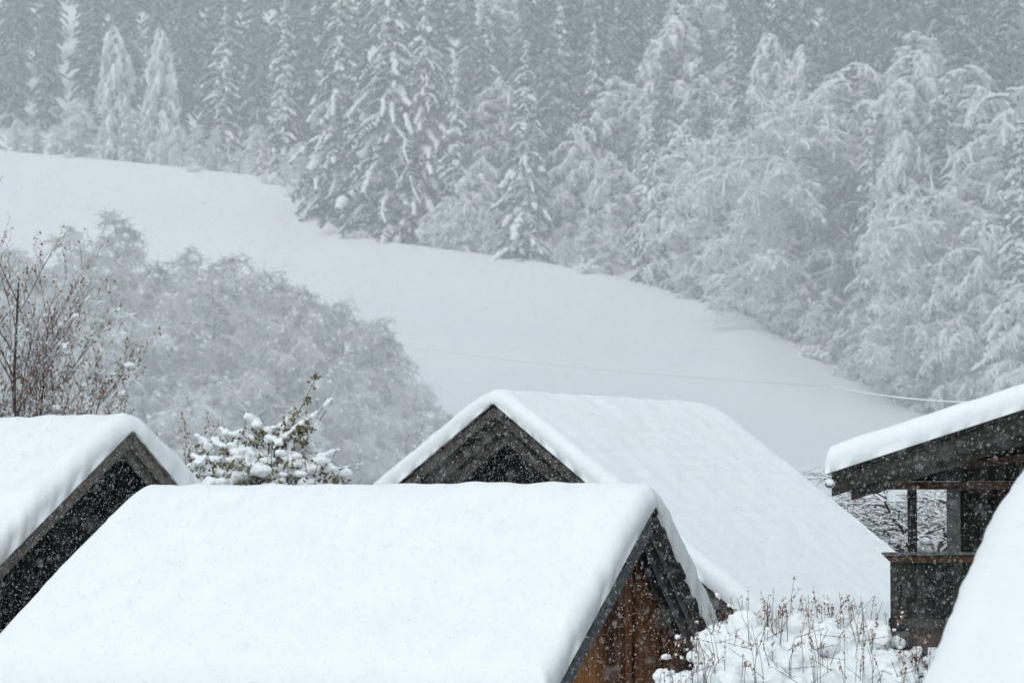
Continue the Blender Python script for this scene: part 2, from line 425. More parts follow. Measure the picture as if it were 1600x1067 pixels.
h4.box(bal, u0 + .001, u0 + .03, .552, .86, zf, zc - .05)
balo = h4.put(bal, 'balcony', W4H, bevel=.004)
mb = MB(); h4.box(mb, u0 - .13, u9, .40, .60, zc - .025, zc + .02); h4.put(mb, 'handrail', P4, balo)
mb = MB(); h4.prism(mb, [(u0 - .11, zc - .028), (u9, zc - .028), (u9, zc - .15), (u0 + .02, zc - .15)], .44, .496); h4.put(mb, 'rail_board', B4, balo)
mb = MB(); h4.box(mb, u0 - .03, u9, .44, .995, zf - .15, zf - .003); h4.put(mb, 'balcony_floor', G4, balo)
mb = MB(); ub = uOf(1420, .55); uc = uOf(1640, .55)
h4.prism(mb, [(ub, zf - .153), (uc, zf - .153), (uc, zf - .45), (ub + .16, zf - .45), (ub + .05, zf - .36)], .55, .75); h4.put(mb, 'bracket', B4, balo)
mb = MB(); h4.box(mb, u0 - .02, ub - .03, .40, .75, zf - .28, zf - .20); h4.put(mb, 'floor_joist', P4, balo)

# --- near roof in the lower right corner, only its snow shows
O = at(1628, 704, 27)
h5 = House('cottage', O, 62, 1, 1.0, 1.2, 5.6, 4.0, .1, 'near roof corner with smooth thick snow cutting off the chalet in the bottom right corner', 'cottage')
# ridge runs to the right, slope faces the camera: rebuild its frame
gx = np.array([math.cos(R(52)), math.sin(R(52)), 0]); h5.g = gx; h5.r = np.array([math.sin(R(52)), -math.cos(R(52)), 0]) ; h5.len = 6.5
mid = h5.O + h5.r * 3.2; h5.base = np.array([mid[0], mid[1], -8.0]); h5.root.location = tuple(h5.base)
n1 = np.cross(O / O[1], ray(1490, 1067)); h5.tL = -(n1[0] * gx[0] + n1[1] * gx[1]) / n1[2]; h5.tR = h5.tL
h5.aL = h5.aR = 4.2
print('h5 pitch', math.degrees(math.atan(h5.tL)))
h5.deck(D2, .06, .02); h5.snow(T=.5, re=.34, rs=.7, step=.07, seed=20, wav=.06)
for sd in (-1, 1): h5.rafter(sd, 'barge_board', D2, .02, .07, -.062, .2)
h5.walls(W3, W3, ov=.6)

# ------------------------------------------------------------------ trees
def norm(v): return v / (np.linalg.norm(v) + 1e-9)
def sticks(S, k=3):
    P0 = np.array([s[0] for s in S]); P1 = np.array([s[1] for s in S])
    return prisms(P0, P1, [s[2] for s in S], [s[3] for s in S], k)
def spruce_meshes(seed, h=24.0, Rr=4.0, levels=22, dens=1.0, droop=1.0, sf=1.0):
    rnd = random.Random(seed); tr = []; nd_v = []; nd_f = []; sn = []
    p = np.zeros(3); n = 8
    for k in range(n):
        q = np.array([rnd.uniform(-.06, .06), rnd.uniform(-.06, .06), h * (k + 1) / n])
        tr.append((p, q, .32 * (1 - k / n) + .03, .32 * (1 - (k + 1) / n) + .03)); p = q
    for L in range(levels):
        f = (L + .5) / levels; z = h * (.05 + .94 * f)
        reach = Rr * (1 - f) ** .82 * rnd.uniform(.8, 1.12) + .22
        nb = max(4, int((7 + 2 * (1 - f)) * dens)); ph = rnd.uniform(0, 6.28)
        for b in range(nb):
            az = ph + 6.283 * (b + rnd.uniform(-.6, .6)) / nb; ln = reach * rnd.uniform(.5, 1.2)
            d = np.array([math.cos(az), math.sin(az), 0]); sd = np.array([-d[1], d[0], 0]); zz = z + rnd.uniform(-.55, .55) * h / levels
            m = 6; pts = []; dr = droop * rnd.uniform(.45, .75)
            for k in range(m + 1):
                t = k / m; pts.append(np.array([0, 0, zz]) + d * ln * t * (1 - .12 * t) + np.array([0, 0, ln * (.10 * t - dr * t * t + .12 * t ** 4)]) + sd * rnd.uniform(-.05, .05) * ln)
            st = max(4, int(ln * 5.5))
            for k in range(st):
                t = (k + .6) / st; i = min(m - 1, int(t * m)); c = pts[i] + (pts[i + 1] - pts[i]) * (t * m - i)
                wl = (.25 + .30 * ln * (1 - t * .75) * .55) * rnd.uniform(.7, 1.2)
                for s_ in (-1, 1):
                    tip = c + sd * s_ * wl * rnd.uniform(.6, 1) + d * wl * .45 + np.array([0, 0, -wl * rnd.uniform(.25, .95)])
                    i0 = len(nd_v); e = d * .10 * (1 + ln * .12)
                    nd_v += [c - e, c + e, tip + e * .25, tip - e * .25 + np.array([0, 0, -.06])]; nd_f.append((i0, i0 + 1, i0 + 2, i0 + 3))
                    if rnd.random() < .26:
                        up = np.array([0, 0, .05]); sn.append((c + up, c + (tip - c) * .85 + up, .12, .06))
            run = 0; on = rnd.random() < .8; big = sf * rnd.choice([.6, 1, 1.1, 1.6])
            for k in range(m):
                if on:
                    r0 = big * (.17 + .04 * ln) * rnd.uniform(.75, 1.3) * (1 - .35 * k / m); r1 = big * (.17 + .04 * ln) * rnd.uniform(.5, 1.2) * (1 - .5 * (k + 1) / m)
                    up = np.array([0, 0, .07]); sn.append((pts[k] + up, pts[k + 1] + up, r0, r1))
                if rnd.random() < .22: on = not on
    for k in range(4): sn.append((np.array([0, 0, h - 1.6 + k * .4]), np.array([0, 0, h - 1.2 + k * .4]), .17 - k * .035, .14 - k * .035))
    V1, F1 = sticks(tr, 6); V3, F3 = sticks(sn, 5)
    return (mesh_arrays('trunk', V1, [F1], True), M_BARK), (mesh_arrays('crown', np.array(nd_v), [np.array(nd_f)]), M_NEEDLE), (mesh_arrays('snow_cover', V3, [F3], True), M_TSNOW)

def broad_meshes(seed, h=16.0, Rr=5.0, shape='round', limbs=9, droop=.5, tw=.045, fm=None, detail=1.0, clump=.25, upright=.5, stem=.25):
    """trunk + limbs, crown of frosted twigs, lumps of snow"""
    rnd = random.Random(seed); tr = []; cr = []; sb = []; ss = []
    def crown_r(f):   # radius profile over crown height fraction
        if shape == 'round': return math.sqrt(max(.02, 1 - max(0, (f - .42) / .6) ** 2.3)) * (.78 + .22 * min(1, f / .3))
        if shape == 'cone': return (1 - f) ** .75 * .95 + .16 * (1 + .5 * math.sin(f * 17))
        return math.sqrt(max(.02, 1 - max(0, (f - .6) / .42) ** 2))
    P = [np.zeros(3)]
    for k in range(7): P.append(np.array([rnd.uniform(-.15, .15) * (k + 1) / 3, rnd.uniform(-.15, .15) * (k + 1) / 3, h * .97 * (k + 1) / 7]))
    for k in range(7): tr.append((P[k], P[k + 1], .24 * (1 - k / 7.5) * h / 16, .24 * (1 - (k + 1) / 7.5) * h / 16))
    def trunk_at(z): 
        t = min(6.999, max(0, z) / (h * .97) * 7); i = int(t); return P[i] + (P[i + 1] - P[i]) * (t - i)
    nl = int(limbs * 3)
    for k in range(nl):
        f = (k + rnd.random()) / nl; z0 = h * (stem + (.97 - stem) * f); c = trunk_at(z0)
        az = k * 2.4 + rnd.uniform(-.5, .5); d = np.array([math.cos(az), math.sin(az), 0])
        ln = Rr * crown_r(f) * rnd.uniform(.75, 1.12); m = 6; up = upright * rnd.uniform(.5, 1.3) * (1.25 - f); p = c.copy(); v = norm(d + np.array([0, 0, up * 1.2])); pts = [p]
        for q in range(m):
            t = (q + 1) / m; v = norm(v + np.array([rnd.uniform(-.2, .2), rnd.uniform(-.2, .2), -.34 * droop * t * 1.6])); p = p + v * ln / m * 1.15; pts.append(p)
        for q in range(m):
            r0 = (.07 * (1 - q / m) + .022) * (.5 + tw * 12); r1 = (.07 * (1 - (q + 1) / m) + .02) * (.5 + tw * 12)
            tr.append((pts[q], pts[q + 1], r0 * .7, r1 * .7)); ss.append((pts[q] + np.array([0, 0, r0 * .8]), pts[q + 1] + np.array([0, 0, r1 * .8]), r0 * .9, r1 * .9))
        ns = int(ln * 4.2 * detail) + 3
        for j in range(ns):
            t = .12 + .88 * (j + rnd.random()) / ns; i = min(m - 1, int(t * m)); c2 = pts[i] + (pts[i + 1] - pts[i]) * (t * m - i)
            bd = norm(pts[i + 1] - pts[i]); rv = norm(np.array([rnd.gauss(0, 1), rnd.gauss(0, 1), rnd.gauss(.1, .6)]))
            v = norm(bd * .7 + rv); l2 = rnd.uniform(.45, 1.7) * (.35 + .13 * Rr); p = c2; sp = [p]
            for q in range(3):
                v = norm(v + np.array([0, 0, -droop * .42])); p = p + v * l2 / 3; sp.append(p)
            for q in range(3): cr.append((sp[q], sp[q + 1], tw * (1.15 - .25 * q), tw * (.9 - .25 * q)))
            if rnd.random() < (.8 if tw > .05 else .75):
                wq = rnd.uniform(.6, 1.5) * tw
                for q in range(3):
                    if rnd.random() < .75: ss.append((sp[q] + np.array([0, 0, tw]), sp[q + 1] + np.array([0, 0, tw]), wq * (1.7 - .35 * q), wq * (1.35 - .35 * q)))
            for x in range(int(6 * detail) + 1):
                q = rnd.randint(0, 2); c3 = sp[q] + (sp[q + 1] - sp[q]) * rnd.random(); v3 = norm(v * .35 + np.array([rnd.gauss(0, .9), rnd.gauss(0, .9), rnd.gauss(-.1 * droop, .8)]))
                l3 = rnd.uniform(.25, .6) * l2; mid = c3 + v3 * l3 * .55; e = mid + norm(v3 + np.array([0, 0, -droop * .8])) * l3 * .5
                cr.append((c3, mid, tw * .75, tw * .65)); cr.append((mid, e, tw * .65, tw * .3))
            if rnd.random() < clump: sb.append((sp[rnd.randint(1, 3)] , rnd.uniform(.10, .24)))
    V1, F1 = sticks(tr, 5); V2, F2 = sticks(cr, 3)
    V3a, F3a = sticks(ss, 4)
    if sb:
        rr = .8 * np.array([b[1] for b in sb]); V3b, F3b = blobs(np.array([b[0] for b in sb]), np.stack([rr * 1.1, rr * 1.1, rr * 1.0], 1) * (Rr / 4) ** .5, ICO1, .3)
        V3, F3 = merge([(V3a, F3a), (V3b, F3b)])
    else: V3, F3 = V3a, [F3a]
    return (mesh_arrays('trunk', V1, [F1], True), M_BARK), (mesh_arrays('crown', V2, [F2]), fm or M_FROST), (mesh_arrays('snow_cover', V3, F3, True), M_TSNOW)

PROTO = {}
for i in range(4): PROTO['S%d' % i] = (spruce_meshes(10 + i, 24, [4.4, 3.6, 4.0, 3.2][i], [19, 20, 17, 21][i], 1, [1.15, 1.4, 1.0, 1.35][i]), 24)
PROTO['H0'] = (spruce_meshes(31, 33, 8.0, 21, 1.35, 1.5, .95), 33); PROTO['H1'] = (spruce_meshes(32, 30, 7.0, 20, 1.3, 1.5, .95), 30)
for i in range(3): PROTO['F%d' % i] = (broad_meshes(50 + i, 16, 4.2, ['round', 'round', 'cone'][i], 12, [1.0, .8, .9][i], .10, [M_FROSTW, M_FROSTW, M_FROST][i], 1.0, .5, .7, .05), 16)
PROTO['B0'] = (broad_meshes(61, 22, 8.0, 'round', 16, .45, .10, M_FROSTW, 1.15, .4, .55, .05), 22)
PROTO['B1'] = (broad_meshes(62, 19, 6.3, 'round', 16, .4, .10, M_FROSTW, 1.15, .4, .8, .05), 19)
for i in range(2): PROTO['W%d' % i] = (broad_meshes(70 + i, 14, 2.3, 'column', 16, 2.6, .10, M_FROSTW, 1.0, .3, .8, .04), 14)
for i in range(4): PROTO['G%d' % i] = (broad_meshes(80 + i, 14, [3.3, 2.7, 3.6, 2.5][i], ['round', 'cone', 'round', 'cone'][i], 11, [.5, .45, .6, .5][i], .029, M_FROSTG, 2.6, .30, .9, .06), 14)
def dim(key, src, mn):
    parts, h0 = PROTO[src]; PROTO[key] = ([(me.copy(), m if k == 0 else mn[k - 1]) for k, (me, m) in enumerate(parts)], h0)
M_DIMSNOW = frost_mat('shaded_grey_snow', [(.3, (.22, .25, .26)), (.7, (.50, .54, .55))], .7)  # rear trees: forest shade put into the snow and frost colours
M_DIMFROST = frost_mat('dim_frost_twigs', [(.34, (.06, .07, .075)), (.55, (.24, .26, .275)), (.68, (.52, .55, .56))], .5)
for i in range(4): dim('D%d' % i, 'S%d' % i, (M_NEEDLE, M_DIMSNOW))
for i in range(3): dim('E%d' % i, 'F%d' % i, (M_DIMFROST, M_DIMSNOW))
for pr in PROTO.values():
    for me, m in pr[0]: me.materials.append(m)
KIND = {'D': ('spruce_tree', 'spruce'), 'E': ('frosted_tree', 'tree'), 'S': ('spruce_tree', 'spruce'), 'H': ('spruce_tree', 'spruce'), 'F': ('frosted_tree', 'tree'), 'B': ('frosted_tree', 'tree'), 'W': ('birch_tree', 'birch'), 'G': ('frosted_tree', 'tree')}
NT = [0]
def tree(key, x, Y, h, label, group=None, wide=1.0, dz=-.3, rz=None):
    parts, h0 = PROTO[key]; s = h / h0; nm, cat = KIND[key[0]]
    o = empty(nm, (x, Y, ground(x, Y) + dz), label, cat, group, random.uniform(0, 6.28) if rz is None else rz, (s * wide, s * wide, s))
    for me, m in parts: link(bpy.data.objects.new(me.name.split('.')[0], me), o)
    NT[0] += 1; return o
def by_base(key, px, pyb, pyt, label, group=None, wide=1.0, Y=None, **k):
    """stand a tree so its foot is seen at pyb and its top at pyt; the terrain gives the distance"""
    a = (px - 800) / HF
    if Y is None:
        Y = min(np.arange(100, 520, .5), key=lambda y: abs(proj((a * y, y, ground(a * y, y)))[1] - pyb))
    g = ground(a * Y, Y); e = min(np.arange(1, 60, .1), key=lambda hh: abs(proj((a * Y, Y, g + hh))[1] - pyt))
    return tree(key, a * Y, Y, e, label, group, wide, **k)
def off_edge(px, d): return float(edge((px - 800) / HF)[0]) + d
def T(key, px, pyt, d, label, wide=1.0, group=None, **k):
    return by_base(key, px, None, pyt, label, group, wide, Y=off_edge(px, d), **k)

# forest edge, one by one
T('H0', 608, -110, 5, 'tallest snow laden spruce at the forest edge with its top cut by the picture', 1.1)
T('H1', 528, -40, 9, 'tall snow laden spruce just left of the tallest spruce', 1.12)
T('H1', 662, -30, 9, 'tall snow laden spruce half hidden just right of the tallest spruce', .95)
T('S0', 712, 88, 9, 'slender snowy spruce right of the tallest spruce', .95)
T('S1', 822, 58, 2, 'dark snowy spruce standing on the field edge above the rear farmhouse', 1.15)
T('S2', 875, 0, 22, 'snowy spruce top behind the dark spruce above the farmhouse', 1.0)
T('S3', 442, -20, 12, 'tall dim spruce left of the two biggest spruces', 1.1)
T('S0', 348, 5, 12, 'dim broad spruce above the left part of the field', 1.1)
T('S1', 1018, 180, 3, 'snowy spruce at the field edge right of the picture centre with a drooping white crown', 1.35)
T('S2', 55, 185, 1, 'tiny young spruce at the upper left field edge', 1.3)
T('S3', 20, 208, 1, 'smallest young spruce at the far left field edge', 1.3)
T('W0', 176, 34, 6, 'white rounded birch column, left one of the pair above the field', 1.15)
T('W1', 246, 36, 8, 'white rounded birch column, right one of the pair above the field', 1.05)
T('F0', 276, 190, 1, 'small bright frosted tree at the field edge below the birch pair', 1.0)
T('F1', 120, 150, 5, 'bushy frosted tree left of the birch pair', 1.2)
T('F2', 205, 165, 3, 'bushy frosted tree under the birch pair', 1.2)
T('F0', 400, 190, 3, 'low frosted tree under the dim spruces', 1.1)
T('F2', 335, 195, 3, 'low frosted tree right of the small bright tree', 1.2)
T('F1', 470, 215, 1, 'low frosted bush like tree at the foot of the two biggest spruces', 1.2)
T('F1', 752, 235, 4, 'frosted tree between the tallest spruce and the dark field edge spruce', .8)
T('F2', 765, 320, 1, 'low frosted tree filling the gap beside the dark field edge spruce', .9)
T('F0', 905, 185, 12, 'pale round frosted tree right of the dark field edge spruce', .9)
T('F1', 955, 225, 9, 'pale frosted tree left of the white crowned spruce', .8)
T('F2', 915, 345, 1, 'small frosted tree at the foot of the dark field edge spruce', 1.0)
T('F0', 700, 300, 1, 'low frosted tree at the foot of the tallest spruce', 1.1)
T('F0', 1075, 200, 8, 'grey frosted tree right of the white crowned spruce', 1.0)
T('B1', 1140, 205, 8, 'pale frosted tree with leaning branches left of the biggest frosted tree', .9)
T('B0', 1250, 150, 5, 'biggest white frosted tree with open spreading crown on the right', 1.0)
T('B1', 1455, 285, 4, 'white frosted tree standing above the chalet roof', 1.0)
T('S3', 1362, 158, 14, 'slender dark spruce rising between the two white frosted trees', .85)
T('F1', 1280, 460, 1, 'small frosted sapling at the foot of the biggest frosted tree', 1.0)
T('F2', 1350, 400, 3, 'grey frosted tree in the gap between the two white frosted trees', 1.2)
T('S1', 1600, 180, 3, 'green dark spruce cut by the right edge of the picture', 1.2)
T('F0', 1540, 330, 6, 'frosted tree behind the chalet roof near the right picture edge', 1.0)
T('F1', 1600, 430, 1, 'frosted tree touching the right picture edge above the chalet roof', 1.0)
# round tops stepping up the slope on the right
for i, (px, py, d, k, w, lb) in enumerate([(1055, 8, 34, 'W0', 1.9, 'widest round white crown high in the middle of the forest'), (1035, 140, 20, 'F2', 1.1, 'pointed frosted crown above the white crowned spruce'),
    (1100, 108, 30, 'F0', 1.0, 'frosted crown right under the widest round white crown'), (1207, 38, 40, 'W1', 1.3, 'bright narrow crown in the upper forest right of the widest round crown'), (1256, 58, 38, 'W0', 1.2, 'bright narrow crown right beside the first narrow crown'),
    (1335, 82, 26, 'F1', 1.2, 'broad frosted crown above the slender dark spruce'), (1422, 56, 30, 'W0', 1.6, 'tall rounded frosted crown in the upper right forest'), (1180, 120, 24, 'F0', 1.1, 'frosted crown above the leaning pale tree'),
    (1300, 120, 22, 'F0', 1.1, 'frosted crown above the top of the biggest frosted tree'), (970, 110, 24, 'F0', 1.1, 'frosted crown between the dark spruce and the pointed crown'), (1520, 80, 26, 'F2', 1.2, 'dim frosted crown near the upper right picture corner'),
    (1590, 120, 20, 'F0', 1.2, 'dim frosted crown in the upper right picture corner'), (1485, 130, 20, 'S3', 1.0, 'thin dim spruce in the upper right forest'), (1410, 190, 14, 'W1', 1.4, 'arched frosted crown right of the slender dark spruce'),
    (780, 110, 20, 'F1', 1.0, 'frosted crown left of the dark field edge spruce'), (670, 60, 18, 'F2', 1.0, 'frosted crown between the tallest and the slender spruce'), (930, 30, 30, 'S0', 1.0, 'dim snowy spruce right of the second spruce top'),
    (760, -10, 34, 'S1', 1.0, 'dim snowy spruce between the two tallest tops'), (1150, 20, 46, 'S2', 1.0, 'dim spruce behind the widest round crown')]):
    T(k, px, py, d, lb, w)
# dim filler forest behind: rows up the slope
rnd = random.Random(3)
for row, (d, st) in enumerate(((16, 62), (30, 56), (46, 52), (64, 50), (86, 52), (112, 56))):
    px = -120 + rnd.uniform(0, 40)
    while px < 1740:
        Y = off_edge(px, d + rnd.uniform(-5, 5)); a = (px - 800) / HF
        k = rnd.choice(['D0', 'D1', 'D2', 'D3', 'D1', 'E0', 'E2', 'F0'][:8 if px > 650 else 5])
        if px > 1000 and row < 3: k = rnd.choice(['D0', 'E2', 'E1', 'D3', 'D1', 'F1'])
        h = rnd.uniform(17, 24) if k[0] == 'D' else rnd.uniform(12, 16)
        base = proj((a * Y, Y, ground(a * Y, Y)))[1]
        if base > -20:
            sp = 'spruces' if k[0] == 'D' else 'trees'
            lab = 'dim snow dusted spruce in the packed forest behind the edge trees' if k[0] == 'D' else 'dim grey frosted leafless tree in the packed forest behind the edge trees'
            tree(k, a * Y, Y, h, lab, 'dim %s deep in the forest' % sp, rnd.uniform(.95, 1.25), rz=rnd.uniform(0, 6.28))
        px += st * rnd.uniform(.7, 1.3)
for k in range(46):
    px = -20 + k * 36 + rnd.uniform(-14, 14); Y = off_edge(px, rnd.uniform(1, 7)); a = (px - 800) / HF
    if 490 < px < 660 or 770 < px < 880 or 980 < px < 1070: continue
    tree(rnd.choice(['F0', 'F1', 'F2', 'S2']), a * Y, Y, rnd.uniform(3.5, 7.5), 'low snowy sapling among the trunks along the forest edge', 'low saplings along the forest edge', rnd.uniform(1.1, 1.6), rz=rnd.uniform(0, 6.28))
# grove in front of the field
G = [(-20, 362, 176, 'G2', 1.1), (45, 400, 165, 'G0', 1.1), (110, 335, 172, 'G1', .9), (180, 305, 168, 'G3', 1.0), (150, 400, 158, 'G0', 1.1), (240, 392, 160, 'G2', 1.0), (300, 366, 170, 'G1', 1.0),
     (362, 374, 168, 'G3', 1.1), (330, 420, 156, 'G0', 1.0), (412, 410, 166, 'G0', .9), (470, 432, 164, 'G2', .85), (440, 490, 150, 'G0', 1.0), (528, 455, 166, 'G0', .85), (580, 480, 164, 'G2', .85),
     (510, 540, 150, 'G2', 1.0), (600, 560, 154, 'G0', .9), (655, 585, 160, 'G0', .9), (640, 640, 146, 'G2', 1.2), (560, 600, 142, 'G0', 1.0), (380, 560, 142, 'G2', 1.2), (270, 480, 146, 'G3', 1.2), (205, 470, 144, 'G0', 1.1), (90, 470, 148, 'G2', 1.1), (695, 632, 158, 'G2', .9), (300, 600, 136, 'G0', 1.2), (470, 620, 136, 'G3', 1.3)]
GL = ['grey frosted tree cut by the left picture edge', 'round grey frosted tree behind the red twigged tree', 'pointed grey frosted top, left of the tallest top of the grove', 'tallest pointed top of the grove in front of the field',
      'grey frosted crown just below the tallest top of the grove', 'round frosted crown right below the tallest top of the grove', 'first pointed crown right of the tallest top of the grove', 'twisted pointed crown in the middle of the grove skyline',
      'frosted crown under the twisted pointed crown', 'frosted crown right of the twisted pointed crown', 'lumpy frosted crown on the falling skyline of the grove', 'frosted crown in the middle of the grove, under its skyline',
      'drooping round crown on the right shoulder of the grove', 'outermost full crown on the right shoulder of the grove', 'dim frosted crown above the tip of the ochre leaved shrub', 'frosted crown right of the tip of the ochre leaved shrub',
      'low pale tree on the right end of the grove', 'lowest tree left of the farmhouse gable snow', 'tree right behind the snowy twigs of the ochre leaved shrub', 'tree above the middle of the ochre leaved shrub',
      'tree in the grove carrying a single bright snow lump', 'frosted tree right of the red twigged tree', 'frosted tree right behind the red twigged tree', 'smallest tree at the right tip of the grove', 'low frosted tree left behind the ochre leaved shrub', 'low frosted tree right behind the ochre leaved shrub']
for (px, py, Y, k, w), lb in zip(G, GL): by_base(k, px, None, py, lb, None, w, Y=Y)

# ---------------- nearer plants with their own look
def stick_tree(name, base, label, cat, segs, snowb, leaves, mats, snowseg=(), remesh=0):
    """segs: twigs; snowb: lumps; leaves: quads"""
    o = empty(name, base, label, cat); b = np.asarray(base, float)
    tk = [s for s in segs if s[2] > .028]; tw = [s for s in segs if s[2] <= .028]
    for nm, S, m, k in (('trunk', tk, mats[0], 6), ('twigs', tw, mats[1], 3)):
        if S: V, F = sticks(S, k); obj_mesh(nm, mesh_arrays(nm, V - b, [F]), m, o)
    if leaves:
        c = np.array([l[0] for l in leaves]); s = np.array([l[1] for l in leaves]); n = len(c)
        a = RNG.normal(size=(n, 3)); a /= np.linalg.norm(a, axis=1, keepdims=True); q = np.cross(a, RNG.normal(size=(n, 3))); q /= np.linalg.norm(q, axis=1, keepdims=True)
        V = np.stack([c - a * s[:, None], c + q * s[:, None] * .55, c + a * s[:, None], c - q * s[:, None] * .55], 1).reshape(-1, 3)
        F = np.arange(4 * n).reshape(-1, 4); obj_mesh('leaves', mesh_arrays('leaves', V - b, [F]), mats[2], o)
    P = []
    if snowb:
        c = np.array([x[0] for x in snowb]); s = np.array([x[1] for x in snowb]); P.append(blobs(c, s, ICO2, .10))
    if snowseg: P.append(sticks(snowseg, 6))
    if P: V, F = merge(P); so_ = obj_mesh('snow_cover', mesh_arrays('snow_cover', V - b, F, True), M_SNOW, o)
    if P and remesh:
        md = so_.modifiers.new('merge', 'REMESH'); md.mode = 'VOXEL'; md.voxel_size = remesh; md.use_smooth_shade = True
        md = so_.modifiers.new('soft', 'SMOOTH'); md.iterations = 3; md.factor = .6
        tx = bpy.data.textures.get('lumps') or bpy.data.textures.new('lumps', 'CLOUDS'); tx.noise_scale = .16; tx.noise_depth = 3
        md = so_.modifiers.new('lumps', 'DISPLACE'); md.texture = tx; md.strength = .13; md.mid_level = .5; md.texture_coords = 'LOCAL'
    return o

def red_tree():
    rnd = random.Random(5); Y = 76; b = at(36, 700, Y); b[2] = -8; segs = []; snow = []; leaves = []; sg = []
    s = Y / HF    # metres per photo pixel
    top = at(48, 365, Y)[2]; H = (top + 8) * .93
    def branch(p, v, ln, r, lev, bend):
        m = 5; pts = [p]
        for q in range(m):
            v = norm(v + np.array([rnd.gauss(0, .09 if lev else .035), rnd.gauss(0, .09 if lev else .035), bend])); p = p + v * ln / m; pts.append(p)
        for q in range(m):
            r0, r1 = r * (1 - .8 * q / m), r * (1 - .8 * (q + 1) / m)
            segs.append((pts[q], pts[q + 1], r0, r1))
            if rnd.random() < (.45 if lev > 0 else .15) and abs((pts[q+1]-pts[q])[2]) < .75 * ln / m: sg.append((pts[q] + np.array([0, 0, r0 + .012]), pts[q + 1] + np.array([0, 0, r1 + .012]), r0 + .012, r1 + .010))
        if lev < 3:
            n = [20, 9, 6][lev]
            for j in range(n):
                t = .12 + .86 * (j + rnd.random()) / n; i = min(m - 1, int(t * m)); c = pts[i] + (pts[i + 1] - pts[i]) * (t * m - i)
                az = rnd.uniform(0, 6.28); d = norm(pts[i + 1] - pts[i]); o_ = np.array([math.cos(az), math.sin(az), rnd.uniform(.0, .9)])
                branch(c, norm(d * .7 + o_ * .7), ln * rnd.uniform(.25, .42) * (1.15 - .45 * t), r * (1 - .75 * t) * .5 + .003, lev + 1, .05)
        if lev >= 2:
            for j in range(rnd.choice([0, 0, 1, 1])): leaves.append((pts[rnd.randint(1, m)] + np.array([0, 0, -.04]), rnd.uniform(.03, .065)))
            if rnd.random() < .010:
                x = rnd.uniform(.05, .12); i0 = rnd.randint(1, 3)
                for y in range(5): k0 = pts[i0] + (pts[i0 + 1] - pts[i0]) * rnd.uniform(-.6, 1.2); z0 = x * rnd.uniform(.5, 1.1); snow.append((k0 + np.array([rnd.gauss(0, .04), rnd.gauss(0, .04), z0 * .5]), (z0 * 1.3, z0 * 1.3, z0 * .8)))
    segs.append((b, b + np.array([0, 0, 3.2]), .17, .12)); p = b + np.array([0, 0, 3.2])
    for az, tilt, ln, r in ((0, .01, H - 3.4, .10), (1.2, .04, H - 4.0, .07), (3.0, .14, H - 6.0, .06), (0.1, .20, H - 6.2, .065), (5.6, .36, H - 7.2, .06), (4.4, .06, H - 4.6, .05), (0.3, .42, H - 7.0, .06), (2.2, .30, H - 7.2, .05), (3.4, .4, H - 7.2, .05), (6.2, .62, H - 6.8, .055), (0.6, .75, H - 7.4, .05), (5.2, .14, H - 5.4, .05), (2.6, .62, H - 7.4, .05), (0.2, .28, H - 5.8, .05)):
        branch(p.copy(), norm(np.array([math.sin(tilt) * math.cos(az), math.sin(tilt) * math.sin(az), math.cos(tilt)])), ln, r, 0, .02)
    stick_tree('red_twigged_tree', b, 'bare reddish brown twigged tree with snow lumps rising behind the left barn roof', 'tree', segs, snow, leaves, (M_DTWIG, M_RTWIG, M_RUST), sg, remesh=.02)
red_tree()

